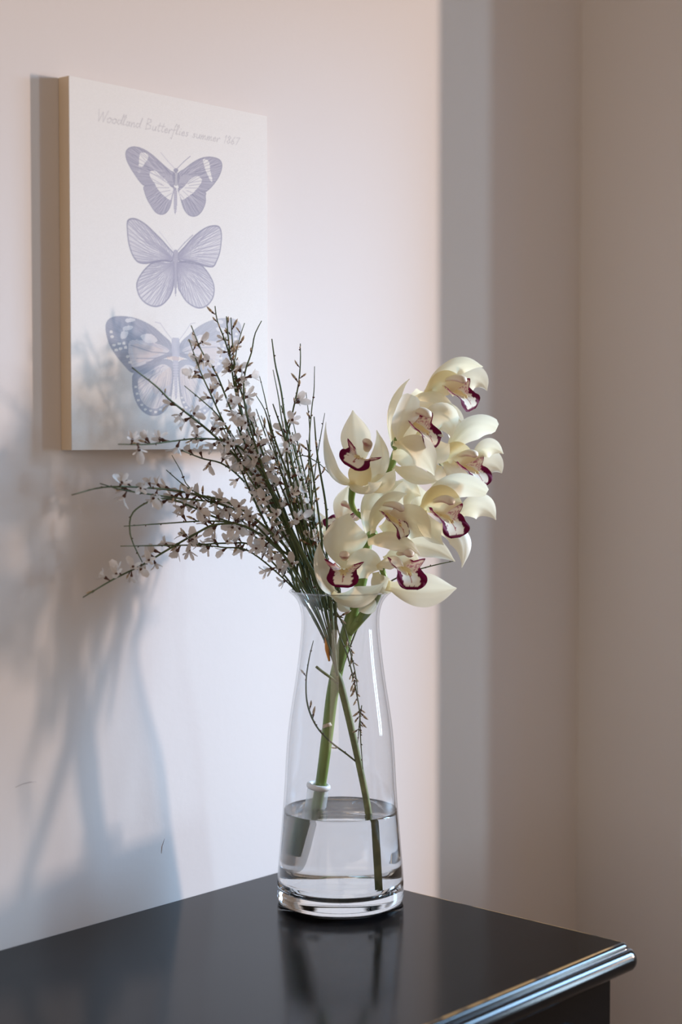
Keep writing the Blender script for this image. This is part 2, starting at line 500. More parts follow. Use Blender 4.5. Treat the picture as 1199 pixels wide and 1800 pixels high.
# second butterfly
lf = zz1([(590,1160),(540,1100),(480,1030),(400,950),(320,875),(240,825),(185,812),(145,825),(132,860),(135,950),(145,1040),(165,1120),(195,1190),(240,1240),(310,1255),(400,1240),(480,1225),(570,1230)])
lh = zz1([(400,1245),(330,1290),(270,1360),(230,1440),(230,1510),(260,1590),(320,1650),(400,1680),(470,1665),(530,1610),(570,1540),(592,1450),(595,1300),(570,1230)])
rf = zz1([(640,1160),(700,1090),(770,1010),(850,940),(930,895),(1000,883),(1045,900),(1062,960),(1060,1050),(1045,1150),(1015,1230),(980,1285),(900,1280),(820,1250),(740,1235),(650,1230)])
rh = zz1([(840,1265),(900,1310),(950,1380),(985,1460),(990,1540),(970,1610),(920,1670),(850,1695),(780,1675),(710,1620),(660,1540),(635,1480),(625,1300),(650,1240)])
c = None
for w, root in ((lh, (306, 462)), (rh, (311, 462)), (lf, (303, 455)), (rf, (313, 455))):
    c = fill(w, (.77, .765, .80), .75); Q = smooth_closed(w)
    veins(root, [Q[i] for i in np.linspace(0, len(Q) - 1, 30).astype(int)], INK, c, .00045, .75)
    hatch(w, root, INK, c, 110, .4); outline(w, INKD, .0007, .75)
    cl = fill([(root[0] + (q[0]-root[0])*.3, root[1] + (q[1]-root[1])*.3) for q in w], INK, .25)
fill(zz1([(585,1140),(610,1120),(635,1140),(640,1220),(628,1400),(615,1560),(605,1560),(592,1400),(580,1220)]), INK, .85)
line(zz1([(630, 1130), (700, 1050), (780, 975)]), INK, .0007, .7); line(zz1([(592, 1130), (520, 1030), (450, 940)]), PALE, .0005, .6)
# third butterfly
LF = [(600,490),(560,450),(500,400),(430,365),(360,350),(300,352),(265,375),(258,420),(275,490),(310,550),(350,600),(390,640),(430,640),(500,600),(560,570),(615,550)]
LH = [(400,660),(400,730),(415,790),(445,840),(490,868),(540,865),(580,830),(600,780),(610,700),(618,600),(560,575),(480,615),(430,640)]
IN = [(375,500),(400,472),(470,478),(545,498),(592,530),(520,568),(450,605),(402,618),(382,570)]
IH = [(430,680),(430,740),(450,800),(495,832),(540,828),(575,795),(597,740),(605,640),(560,600),(490,635)]
SP = [[(362,362),(405,358),(408,372),(368,380)], [(352,402),(396,398),(392,416),(350,424)], [(340,430),(374,428),(366,458),(338,466)],
      [(440,450),(490,440),(525,465),(520,485),(470,485)]]
DOT = [(300,500),(328,492),(312,525),(352,490),(362,512),(335,518),(290,455),(285,430),(372,560),(385,590)]
for sgn in (1, -1):
    def mir(L): return zz3(L if sgn == 1 else [(627 + (627 - x) * .93, y + (627 - x) * .035) for x, y in L])
    root = zz3([(612 if sgn == 1 else 642, 545)])[0]
    c = fill(mir(LH), (.25, .29, .42), .9); c2 = fill(mir(IH), (.76, .74, .755), .95)
    hatch(mir(IH), root, (.42, .42, .56), c2, 40, .5)
    fill(mir([(560,640),(600,620),(600,700),(570,720),(520,760),(500,700)]), (.70, .58, .54), .5)
    hatch(mir(LH), root, (.17, .2, .32), c, 40, .35)
    for i in range(11):
        a = i / 10; q = [(415, 720), (428, 790), (465, 838), (520, 852), (570, 825), (596, 775)]
        x = np.interp(a * 5, range(6), [t_[0] for t_ in q]); y = np.interp(a * 5, range(6), [t_[1] for t_ in q])
        fill(mir([(x-6, y-5), (x+6, y-5), (x+6, y+5), (x-6, y+5)]), PAPER, .85)
    c = fill(mir(LF), (.24, .28, .41), .92); hatch(mir(LF), root, (.15, .18, .30), c, 60, .4)
    c2 = fill(mir(IN), (.68, .65, .69), .92); hatch(mir(IN), root, (.35, .35, .48), c2, 26, .5)
    fill(mir([(400,500),(470,500),(560,525),(500,560),(420,590)]), (.66, .54, .52), .55)
    for s_ in SP: fill(mir(s_), (.74, .74, .78), .9)
    for x, y in DOT: fill(mir([(x-7, y-6), (x+7, y-6), (x+7, y+6), (x-7, y+6)]), PAPER, .85)
    veins(root, mir([(390, 625), (420, 570), (390, 500), (470, 590), (540, 585)]), (.2, .22, .34), c, .0006, .8)
    line(mir([(615, 480), (575, 430), (545, 385), (518, 378)]), INK, .0005, .7)
    outline(mir(LF), (.2, .23, .35), .0006, .6); outline(mir(LH), (.2, .23, .35), .0006, .6)
fill(zz3([(605,470),(625,460),(645,470),(645,540),(636,640),(632,770),(622,770),(614,640),(606,540)]), (.40, .42, .55), .9)
fill(zz3([(585,560),(640,562),(670,575),(620,580),(580,572)]), (.66, .42, .32), .5)
for y in range(600, 770, 14): line(zz3([(612, y), (640, y)]), (.62, .62, .70), .0004, .7)
c3 = (gz < W(300, 548, DW(300, 548, -CT))[2])                     # the third print is fainter towards the right
fd = np.clip(.28 + .45 * (gx - W(230, 650, DW(230, 650, -CT))[0]) / (cx1 - cx0), .28, .55) * c3
ink = ink * (1 - fd[..., None]) + np.array((.885, .88, .86)) * fd[..., None]
# handwritten heading
GL = {'W': (1.0, [[(0,1),(.2,0),(.5,.8),(.7,0),(1.05,1)]]), 'B': (.75, [[(.1,0),(.15,1),(.5,.95),(.55,.75),(.15,.52),(.6,.4),(.6,.12),(.1,0)]]),
 'o': (.5, [[(.25,.5),(.02,.35),(.08,.05),(.3,0),(.45,.2),(.4,.45),(.25,.5),(.5,.4)]]), 'd': (.55, [[(.4,.45),(.1,.45),(.02,.15),(.2,0),(.42,.2),(.55,1.1),(.45,.2),(.55,.02)]]),
 'l': (.3, [[(.0,.1),(.25,.9),(.18,1.1),(.05,.9),(.1,.05),(.3,.08)]]), 'a': (.5, [[(.4,.45),(.1,.42),(.04,.1),(.2,0),(.4,.4),(.38,.05),(.5,.05)]]),
 'n': (.5, [[(.03,.45),(.08,0),(.1,.3),(.3,.48),(.38,.3),(.38,.03),(.5,.06)]]), 'u': (.5, [[(.05,.45),(.06,.1),(.2,0),(.38,.15),(.42,.45),(.4,.05),(.5,.05)]]),
 't': (.38, [[(.22,.95),(.12,.15),(.22,0),(.38,.08)], [(.0,.6),(.4,.66)]]), 'e': (.42, [[(.04,.22),(.34,.3),(.25,.48),(.05,.35),(.08,.04),(.25,0),(.42,.1)]]),
 'r': (.4, [[(.03,.45),(.08,0),(.1,.3),(.3,.48),(.4,.42)]]), 'f': (.35, [[(.42,1.0),(.3,1.15),(.2,.9),(.08,-.55),(-.05,-.5)], [(.0,.42),(.4,.5)]]),
 'i': (.25, [[(.1,.45),(.08,.05),(.22,.05)], [(.14,.68),(.16,.72)]]), 's': (.38, [[(.32,.45),(.1,.42),(.15,.28),(.3,.18),(.2,0),(.0,.05)]]),
 'm': (.72, [[(.02,.45),(.06,0),(.1,.3),(.25,.46),(.3,0),(.36,.3),(.52,.46),(.58,.03),(.72,.06)]]), ' ': (.4, []),
 '1': (.3, [[(.08,.75),(.2,.95),(.14,0)]]), '8': (.5, [[(.3,.5),(.08,.75),(.25,.95),(.42,.75),(.08,.2),(.25,0),(.45,.2),(.3,.5)]]),
 '6': (.5, [[(.4,.95),(.12,.5),(.06,.15),(.25,0),(.42,.18),(.3,.42),(.1,.3)]]), '7': (.45, [[(.05,.9),(.45,.95),(.18,0)]])}
xp, TS = 0.0, 13.2
BAS = lambda x: (170 + x, 212 + x * .175)
for ch in 'Woodland Butterflies summer 1867':
    w, st = GL[ch]; sz = 20 if ch in 'WB' else (17 if ch != ' ' else 16)
    k = np.interp(xp, [0, 270], [1.02, .80])
    for s_ in st:
        pts = []
        for x, y in s_:
            bx_, by_ = BAS(xp + (x * 15.5 + y * 4) * k); pts.append((bx_, by_ - y * sz * k))
        line(pts, (.54, .53, .55), .0006, .42)
    xp += (w * 15.5 + 1.2) * k
nz = np.random.RandomState(3).rand(NZ, NX)
ink *= (0.975 + .05 * nz)[..., None]
verts = np.stack([gx, np.full(gx.shape, -CT - .0002), gz], -1).reshape(-1, 3)
ii, jj = np.meshgrid(np.arange(NZ - 1), np.arange(NX - 1), indexing='ij')
q = (ii * NX + jj).ravel()
put(mesh_obj('printed_face', verts, np.stack([q, q + 1, q + NX + 1, q + NX], 1), M['canvas'], None, False, ink.reshape(-1, 3)), cv)

# ------------------------------------------------------------------ vase and water
VC = W(598.5, 1583, 1.5679); VC[2] = TOP_Z
VD = 1.5679
outer = spline([(.0545, 0), (.0585, .0012), (.0600, .005), (.0600, .012), (.0595, .028), (.0570, .058), (.0546, .087), (.0530, .110), (.0514, .139), (.0494, .164),
                (.0462, .187), (.0430, .2075), (.0398, .2307), (.0374, .253), (.0367, .265), (.0374, .276), (.0402, .2852), (.0444, .291), (.0486, .2948)], 70)
TH = .0021
tan = np.gradient(outer, axis=0); tan /= np.linalg.norm(tan, axis=1)[:, None]
inner = outer + np.stack([-tan[:, 1], tan[:, 0]], 1) * TH
inner = [(r, z) for r, z in inner if z > .020]
prof = [(.0006, .0022), (.040, .0022), (.050, .0006)] + [tuple(p) for p in outer] + [(.0482, .2957), (.0474, .2952)] + [tuple(p) for p in inner[::-1]] \
     + [(.0555, .0165), (.052, .0132), (.045, .0115), (.03, .0108), (.015, .0116), (.0006, .0120)]
v, f = lathe(prof, 112)
mi = []
for face in f:
    z = sum(v[i][2] for i in face) / 4
    mi.append(1 if z < .0195 else 0)
vase = mesh_obj('glass_vase', v, f, [M['glass_wall'], M['glass_base']], None, True, None, mi)
vase.location = VC
tag(vase, 'clear glass carafe vase with a flared rim standing on the black dresser', 'vase')
WL = .0880
io = np.array(outer)
ro = np.interp(np.linspace(.0205, WL, 24), io[:, 1], io[:, 0])
wp = [(.0006, .0128), (.03, .0118), (.045, .0124), (.052, .0142), (.0555, .0172)] + [(r - .0011, z) for r, z in zip(ro, np.linspace(.0205, WL, 24))]
wp += [(ro[-1] - .0022, WL - .0006), (ro[-1] - .004, WL - .0010), (.03, WL - .0011), (.0006, WL - .0011)]
v, f = lathe(wp, 112)
wat = mesh_obj('water', v, f, M['water'])
wat.location = VC
for o_ in (vase, wat): o_.cycles.is_caustics_caster = True
for o_ in bpy.data.objects:
    if o_.type == 'LIGHT': o_.data.cycles.is_caustics_light = True
    if o_.name.startswith('wall_left') or o_.name == 'tabletop': o_.cycles.is_caustics_receiver = True
tag(wat, 'clear still water filling the lower third of the glass vase', 'water')

# ------------------------------------------------------------------ orchid
OD = 1.560
orc = empty('orchid_stem', tuple(W(540, 1500, 1.575)))
tag(orc, 'cream white orchid spray with purple-edged lips leaning right in the glass vase', 'orchid')
def tube_obj(name, pts, rad, m, parent, n=10, ns=24):
    P = spline([W(*p) for p in pts], ns)
    r = np.interp(np.linspace(0, 1, ns), np.linspace(0, 1, len(rad)), rad)
    mb = MB(); mb.tube(P, r, n); o = mb.obj(name, m)
    return put(o, parent) if parent is not None else o
STEM = [(541, 1500, 1.578), (556, 1420, 1.574), (565, 1370, 1.571), (575, 1295, 1.568), (584, 1222, 1.566), (598, 1155, 1.564), (613, 1100, 1.563), (628, 1048, 1.563),
        (640, 1000, 1.562), (645, 955, 1.564), (655, 910, 1.568), (672, 860, 1.572), (690, 812, 1.574), (702, 782, 1.580), (728, 752, 1.592), (752, 712, 1.594)]
tube_obj('stem', STEM, [.0052, .0052, .0056, .0060, .0060, .0052, .0045, .0036, .0028], M['stem'], orc, 14, 60)
tube_obj('branch', [(612, 1112, 1.562), (632, 1090, 1.558), (652, 1068, 1.552), (668, 1036, 1.546), (676, 1015, 1.543)], [.0048, .0044, .0040, .0036, .0034], M['stem'], orc, 12, 26)
tube_obj('leaf_scar', [(574, 1272, 1.5615), (576, 1278, 1.5610)], [.0040, .0046], M['bud'], orc, 10, 6)
tube_obj('bract', [(628, 1092, 1.556), (634, 1078, 1.554), (636, 1066, 1.553)], [.0028, .0018, .0004], M['stem'], orc, 8, 10)

PX = 1.555 / F_PX
def petal(name, base, ctrl, tip, width, nh, cup, parent, tint=0.0, wave=0.07, tipw=.0, blush=0.0, maxat=.52, point=1.0):
    """petal along base > ctrl > tip (photo spots with depth); concave side looks along nh"""
    B, C, T = W(*base), W(*ctrl), W(*tip)
    nh = camdir(nh[0] + .28, nh[1], nh[2]); ns, nv = 22, 13
    w0 = width * PX * 1.12
    V, Cc = [], []
    ph = rnd.uniform(0, 6)
    for i in range(ns):
        s = i / (ns - 1)
        P = (1-s)**2 * B + 2*s*(1-s) * C + s*s * T
        t = nrm(2*(1-s)*(C-B) + 2*s*(T-C))
        S = nrm(np.cross(t, nh)); N = np.cross(S, t)
        e = math.log(.5) / math.log(maxat)
        x = s ** e
        ex_ = .70 if s < maxat else .70 + .42 * point
        wv = w0 * .5 * (max(math.sin(math.pi * x), 0) ** ex_ + tipw * s * s * (1 if s < .97 else .6))
        wv = max(wv, w0 * (.16 * (1 - s)) + .0004)
        for j in range(nv):
            q = 2 * j / (nv - 1) - 1
            crease = -.05 * math.exp(-(q / .16) ** 2)
            bend = cup * (1 - .45 * max(0, (s - .7) / .3))
            ang = q * bend
            lat = math.sin(ang) / max(abs(bend), 1e-3) * wv if abs(bend) > 1e-3 else q * wv
            up = (1 - math.cos(ang)) / max(abs(bend), 1e-3) * wv * (1 if bend > 0 else -1)
            up += crease * wv + wave * wv * abs(q) ** 3 * math.sin(s * 9 + ph + (2 if q > 0 else 0))
            V.append(P + S * lat + N * up)
            vein = .5 + .5 * math.sin(q * 26 + s * 2)
            g = (np.array((.92, .90, .78)) * (1 - abs(q) ** 2 * .75) + np.array((.95, .945, .89)) * abs(q) ** 2 * .75) * (1 - .03 * vein)
            yb = max(0, 1 - s * 2.0)
            g = g * (1 - .55 * yb) + np.array((.80, .68, .36)) * .55 * yb
            bl = blush * math.exp(-((s - .35) / .22) ** 2) * (1 - .5 * abs(q))
            g = g * (1 - bl) + np.array((.84, .62, .50)) * bl
            g = g * (1 - tint) + np.array((.87, .77, .50)) * tint
            Cc.append(np.clip(g, 0, 1))
    Fc = [(i*nv+j, i*nv+j+1, (i+1)*nv+j+1, (i+1)*nv+j) for i in range(ns-1) for j in range(nv-1)]
    return put(mesh_obj(name, V, Fc, M['petal'], None, True, np.array(Cc)), parent)

def hash2(a, b): return (math.sin(a * 127.1 + b * 311.7) * 43758.5453) % 1.0
def lip(center, A, U, Lpx, parent, spread=1.0, seed=0, side=1.0):
    """three-lobed lip: speckled side lobes rising either side of the column, purple-edged front lobe curling down"""
    A = nrm(camdir(*A)); U = camdir(*U); U = nrm(U - A * (U @ A)); S = np.cross(A, U)
    L = Lpx * 1.12 * PX; O = W(*center) - A * L * .50
    nu, nvv = 40, 33
    V, Cc = [], []
    for i in range(nu):
        u = i / (nu - 1)
        if u < .58:
            c = A * (u * L * .95) + U * (-.10 * L * math.sin(u * 2.4)); tU, tA = U, A
        else:
            k = (u - .58) / .42; a = k * 1.55
            R = .42 * L / 1.35
            c0 = A * (.58 * L * .95) + U * (-.10 * L * math.sin(.58 * 2.4))
            c = c0 + A * (R * math.sin(a)) - U * (R * (1 - math.cos(a)))
            tU = U * math.cos(a) + A * math.sin(a)
        side_w = .62 * side * math.exp(-((u - .40) / .19) ** 2)
        mid_w = .40 * spread * max(0, 1 - ((u - .80) / .215) ** 2) ** .5 if abs(u - .80) < .215 else 0
        w = L * max(side_w, mid_w, .27 + .09 * min(u / .3, 1) if u < .74 else 0, .02)
        angm = np.interp(u, [0, .2, .45, .58, .7, 1], [1.1, 1.25, 1.10, .80, .42, -.10])
        for j in range(nvv):
            q = 2 * j / (nvv - 1) - 1
            an = q * angm
            rr = w / max(abs(angm), .25)
            if abs(angm) < .25:
                lat, upp = q * w, abs(q) ** 2 * w * angm * .5
            else:
                lat, upp = rr * math.sin(an), rr * (1 - math.cos(an)) * (1 if angm > 0 else -1)
            frill = .045 * L * math.sin(q * 11 + u * 23 + seed) * max(0, abs(q) - .55) * (1 if u > .55 else .5)
            keel = .05 * L * math.exp(-((abs(q) - .16) / .08) ** 2) * (1 if .15 < u < .66 else 0)
            V.append(O + c + S * lat + tU * (upp + keel + frill))
            g = np.array((.88, .85, .74))
            if u < .3:
                k = (1 - u / .3) * .6; g = g * (1 - k) + np.array((.72, .54, .20)) * k
            if .12 < u < .68 and abs(q) < .24:
                g = np.array((.82, .62, .16)) * .6 + g * .4
            if .10 < u < .6 and abs(q) > .34:                 # speckled side lobes
                sp = hash2(round(u * 34) + seed, round(q * 30))
                dens = np.interp(abs(q), [.34, .6, 1], [.10, .42, .72])
                g = g * .72 + np.array((.80, .55, .60)) * .28
                if sp < dens: g = np.array((.42, .06, .16)) * .75 + g * .25
                if abs(q) > .93 or (u > .47 and abs(q) > .80): g = np.array((.22, .012, .07))
            if u >= .58:
                tipd = 1 - u
                edge = max(abs(q), 1 - tipd / .17 if tipd < .17 else 0)
                jag =   .60 + .03 * math.sin(q * 17 + seed) + .03 * math.sin(u * 57 + seed)
                if edge > jag: g = np.array((.125, .004, .040))
                elif hash2(round(u * 30) + seed + 3, round(q * 16)) < .022: g = np.array((.32, .03, .10))
                if abs(q) < .05 and u < .86: g = np.array((.40, .12, .08))
            Cc.append(g)
    Fc = [(i*nvv+j, i*nvv+j+1, (i+1)*nvv+j+1, (i+1)*nvv+j) for i in range(nu-1) for j in range(nvv-1)]
    lp = put(mesh_obj('lip', V, Fc, M['lip'], None, True, np.array(Cc)), parent)
    lp['label'] = 'lip with speckled side lobes and a deep purple frilled margin'
    # column arching over the lip
    V, Cc = [], []
    n = 14; r0 = .105 * L; k = 16
    for i in range(k):
        s = i / (k - 1)
        c = O + A * (s * .62 * L) + U * ((.24 + .14 * math.sin(s * 2.3)) * L)
        r = r0 * (.75 + .35 * math.sin(s * 2.6)) * (1 if i < k - 2 else (.72 if i == k - 2 else .12))
        for j in range(n):
            an = 2 * math.pi * j / n
            d = S * math.cos(an) * 1.15 + U * math.sin(an) * .8
            V.append(c + d * r)
            under = max(0, -math.sin(an))
            g = np.array((.88, .82, .64)) * (1 - .08 * s) + np.array((.70, .30, .28)) * .08 * s
            kk = min(1, under * 1.0 + .12 * max(0, s - .55) * 2) * min(1, s * 1.6)
            Cc.append(g * (1 - .75 * kk) + np.array((.46, .11, .15)) * .75 * kk)
    Fc = [(i*n+j, i*n+(j+1) % n, (i+1)*n+(j+1) % n, (i+1)*n+j) for i in range(k-1) for j in range(n)]
    Fc.append(tuple((k-1)*n + j for j in range(n)))
    put(mesh_obj('column', V, Fc, M['column'], None, True, np.array(Cc)), parent)

def flower(d, ped, petals, lipspec, label=None):
    """d: camera depth of the flower; ped: pedicel spots; petals: (kind, base, ctrl, tip, width, normal, cup, extras)"""
    P = [(p[0], p[1], d + (p[2] if len(p) > 2 else 0) / 1000) for p in ped]
    fl = tube_obj('flower', P, [.0030, .0026, .0028, .0036], M['stem'], orc, 10, 18)
    for kind, b, c, t, w, n, cup, ex in petals:
        g = lambda p: (p[0], p[1], d + p[2] / 1000)
        petal(kind, g(b), g(c), g(t), w, n, cup, fl, **ex)
    c, A, U, L, ex = lipspec
    lip((c[0], c[1], d + c[2] / 1000), A, U, L, fl, **ex)
    return fl
SE, PE = 'sepal', 'petal'
# top flower facing right
flower(1.580, [(752, 712, 14), (752, 700, 12), (758, 686, 8), (764, 682, 6)], [
    (SE, (748, 692, 8), (784, 620, 0), (849, 645, -2), 44, (.25, -.6, .75), .6, dict(tint=.22)),
    (PE, (790, 690, 10), (838, 648, 14), (856, 687, 8), 50, (.2, .1, 1), .5, {}),
    (PE, (722, 706, 0), (765, 678, -12), (811, 742, -18), 46, (.15, .55, .85), -.55, dict(tint=.30)),
    (SE, (745, 690, 12), (738, 700, 14), (716, 696, 16), 26, (-.3, .4, .8), .4, dict(tint=.25)),
    (SE, (772, 705, 4), (806, 735, 4), (797, 790, 2), 42, (.2, .3, .9), .4, {}),
    (SE, (750, 692, 2), (778, 664, 2), (816, 676, 4), 42, (.1, .1, 1), .5, dict(tint=.7, point=.4)),
], ((812, 690, -2), (.78, -.32, .55), (.25, .75, .6), 60, dict(seed=1, side=1.0)))
# second flower, seen from the side
flower(1.552, [(700, 790, 20), (694, 786, 14), (692, 780, 8), (700, 772, 2)], [
    (SE, (690, 784, 10), (664, 712, 6), (720, 666, 4), 34, (.8, .2, .5), .8, dict(tint=.28)),
    (PE, (702, 778, -4), (700, 735, -18), (724, 694, -24), 46, (.55, -.1, .9), .45, dict(tipw=.8, maxat=.55)),
    (PE, (735, 775, 10), (785, 705, 8), (794, 770, 6), 58, (-.2, .1, .95), .5, {}),
    (SE, (696, 784, -6), (742, 778, -20), (764, 836, -16), 50, (-.2, -.5, .8), -.6, dict(blush=.25)),
    (SE, (692, 822, 4), (730, 842, -4), (770, 846, -2), 34, (0, .5, .85), .5, dict(tint=.08)),
    (PE, (740, 790, 8), (772, 800, 6), (790, 780, 8), 44, (0, .2, 1), .4, {}),
    (SE, (698, 786, 4), (706, 735, 8), (762, 708, 10), 56, (.2, .1, 1), .4, dict(tint=.25)),
    (SE, (690, 800, 14), (720, 800, 10), (752, 802, 8), 48, (0, .2, 1), .4, dict(tint=.15)),
], ((745, 752, -6), (.78, -.42, .42), (.35, .75, .55), 66, dict(seed=2, side=.95)))
# right flower
flower(1.578, [(740, 745, 4), (756, 775, 8), (768, 800, 8), (778, 814, 4)], [
    (SE, (782, 806, 2), (820, 726, -2), (874, 752, -8), 40, (.1, -.4, .9), .5, dict(tipw=.55)),
    (PE, (830, 806, 6), (858, 772, 6), (885, 798, 2), 32, (.1, .0, 1), .45, {}),
    (PE, (820, 820, 8), (868, 806, 10), (882, 832, 6), 50, (.1, .3, .95), .5, {}),
    (SE, (782, 812, -2), (792, 838, -8), (836, 846, -8), 30, (.1, .3, .95), .5, {}),
    (PE, (772, 818, -2), (766, 835, -8), (762, 856, -8), 34, (-.2, .1, .95), .5, dict(blush=.3, tint=.1)),
    (SE, (774, 816, 0), (796, 790, 0), (836, 808, 2), 46, (.1, .1, 1), .5, dict(tint=.9, point=.4)),
], ((832, 823, -6), (.68, -.22, .70), (.15, .9, .4), 62, dict(seed=3)))
# left flower, cupped and facing the room
flower(1.545, [(652, 918, 24), (628, 902, 16), (618, 884, 8), (620, 858, 2)], [
    (PE, (622, 850, 0), (560, 846, -12), (573, 742, -8), 32, (.75, .1, .65), .7, {}),
    (SE, (630, 822, 10), (622, 775, 16), (620, 721, 6), 54, (.05, -.1, 1), .6, {}),
    (PE, (630, 846, 2), (690, 836, 4), (662, 756, 0), 40, (-.65, .1, .75), .7, {}),
    (SE, (616, 850, -2), (636, 884, -20), (672, 846, -24), 38, (0, .75, .65), .8, dict(tint=.05)),
    (SE, (640, 858, 2), (680, 862, 0), (694, 824, -2), 36, (-.2, .5, .8), .6, dict(tint=.22)),
    (SE, (620, 852, -2), (630, 838, -6), (648, 812, -4), 40, (.0, .2, 1), .5, dict(tint=.95, point=.4)),
], ((632, 800, -16), (-.12, .10, 1), (.50, .85, .0), 62, dict(seed=4, spread=1.05)))
# middle right flower
flower(1.556, [(690, 915, 14), (708, 905, 10), (728, 898, 6), (742, 895, 2)], [
    (SE, (744, 890, 2), (784, 826, -6), (856, 866, -8), 40, (.1, -.4, .9), .55, dict(tipw=.5)),
    (PE, (806, 905, 8), (846, 872, 8), (872, 914, 0), 44, (.1, .1, 1), .5, {}),
    (PE, (760, 930, -2), (834, 920, -10), (812, 998, -8), 46, (.35, .25, .9), -.6, {}),
    (PE, (742, 896, -2), (742, 930, -14), (780, 958, -14), 44, (.2, .35, .9), .5, {}),
    (SE, (690, 962, 6), (745, 944, 2), (800, 987, -2), 46, (.0, .45, .9), .4, {}),
    (SE, (745, 900, 10), (728, 880, 12), (734, 850, 10), 46, (-.2, .2, .95), .4, dict(tint=.08)),
    (SE, (742, 898, 0), (768, 868, -4), (812, 884, -4), 50, (.1, .1, 1), .5, dict(tint=.85, point=.4)),
], ((788, 908, -14), (.58, -.28, .76), (.15, .9, .35), 68, dict(seed=5)))
# middle flower in profile
flower(1.552, [(652, 930, 14), (648, 940, 8), (650, 942, 2), (660, 936, -2)], [
    (SE, (648, 946, 6), (618, 870, 4), (708, 846, 0), 54, (.7, .1, .7), .6, dict(tint=.14)),
    (PE, (654, 938, -6), (656, 874, -18), (716, 868, -18), 40, (.5, -.2, .85), .5, dict(tint=.10)),
    (PE, (672, 934, -4), (726, 898, -18), (758, 946, -16), 60, (-.05, -.2, .95), -.5, dict(tint=.16)),
    (SE, (680, 900, 12), (710, 850, 10), (740, 872, 8), 48, (.1, .1, 1), .4, dict(blush=.2)),
    (PE, (700, 935, 4), (740, 915, 2), (744, 890, 4), 34, (.1, .2, 1), .4, {}),
], ((698, 914, -18), (.75, -.42, .40), (.4, .7, .5), 58, dict(seed=6, side=.95)))
# low left flower facing the room
flower(1.536, [(644, 985, 24), (632, 968, 16), (628, 982, 14), (618, 1000, 10)], [
    (SE, (612, 1000, 10), (592, 940, 10), (614, 902, 4), 78, (.1, -.25, .95), .6, dict(tint=.18)),
    (PE, (590, 1046, 2), (550, 1016, -6), (562, 952, -2), 40, (.6, .0, .8), .6, dict(tint=.10)),
    (PE, (612, 1020, 4), (640, 972, -4), (673, 1002, -4), 50, (-.3, .1, .95), .4, dict(tint=.14, blush=.12)),
    (SE, (582, 1044, 0), (622, 1074, -14), (676, 1024, -10), 40, (0, .6, .8), .6, dict(tint=.12)),
    (SE, (596, 1050, 6), (602, 1068, 6), (616, 1074, 4), 22, (0, .2, 1), .4, dict(tint=.1)),
    (SE, (645, 1044, 8), (650, 1066, 8), (630, 1074, 8), 34, (0, .2, 1), .4, dict(tint=.06)),
], ((604, 1002, -14), (-.04, -.05, 1), (.05, 1, .1), 62, dict(seed=7, spread=1.0)))
# low right flower
flower(1.538, [(676, 1015, 5), (674, 1008, 4), (672, 1002, 2), (672, 996, 0)], [
    (SE, (646, 952, 2), (694, 928, -12), (739, 976, -16), 46, (.15, .65, .8), -.6, dict(blush=.35)),
    (PE, (662, 996, -6), (690, 978, -16), (710, 996, -18), 26, (-.1, .5, .85), -.5, {}),
    (PE, (680, 1030, -2), (738, 1046, -10), (803, 1034, -10), 58, (.0, .35, .95), .45, dict(maxat=.56)),
    (SE, (660, 1006, 2), (666, 1034, 0), (690, 1040, -4), 34, (-.1, .3, .95), .4, dict(blush=.3)),
    (SE, (676, 985, 6), (710, 968, 6), (738, 990, 0), 38, (.1, .2, 1), .4, dict(tint=.2)),
], ((716, 1000, -14), (.38, -.22, .85), (.15, .95, .25), 66, dict(seed=8, spread=1.0)))
# flower at the back facing away
flower(1.588, [(640, 970, -18), (624, 950, -6), (612, 935, 0), (606, 925, 0)], [
    (PE, (588, 952, 2), (562, 934, 0), (552, 890, 4), 36, (.5, .2, .8), .5, dict(tint=.06)),
    (SE, (604, 925, 2), (596, 892, 4), (614, 852, 6), 38, (.1, .0, 1), .5, {}),
    (SE, (592, 950, 0), (566, 948, -2), (558, 932, -2), 26, (.3, .4, .8), .5, dict(tint=.1)),
], ((602, 908, -6), (-.62, .22, .55), (.3, .85, -.3), 58, dict(seed=9)))

# ------------------------------------------------------------------ flower tube on the orchid's foot
ta = np.array(W(560, 1382, 1.5725)); tb = np.array(W(538, 1531, 1.580)); tb[2] = max(tb[2], TOP_Z + .021)
ft = empty('flower_tube', tuple(tb))
tag(ft, 'frosted plastic flower tube with a white rubber cap on the orchid foot', 'flower tube')
ax = nrm(ta - tb)
L = np.linalg.norm(ta - tb)
mb = MB()
ss = [0, .01, .03, .07, .14, .3, .6, .9, 1.0]; rr = [.001, .0035, .0058, .0076, .0088, .0096, .0100, .0103, .0104]
mb.tube([tb + ax * L * s for s in ss], rr, 22, cap=False); put(mb.obj('tube', M['plastic']), ft)
# ring cap
def torus(c, ax, R, r, n=28, k=10, flat=1.0):
    a = nrm(np.cross(ax, [0, 1, .2])); b = np.cross(ax, a); v, f = [], []
    for i in range(n):
        t = 2*math.pi*i/n; d = a*math.cos(t) + b*math.sin(t)
        for j in range(k):
            q = 2*math.pi*j/k; v.append(c + d*(R + r*math.cos(q)) + ax*(r*flat*math.sin(q)))
    for i in range(n):
        for j in range(k): f.append((i*k+j, ((i+1) % n)*k+j, ((i+1) % n)*k+(j+1) % k, i*k+(j+1) % k))
    return v, f
v, f = torus(ta, ax, .0094, .0023, flat=1.2)
put(mesh_obj('rubber_cap', v, f, M['rubber']), ft)

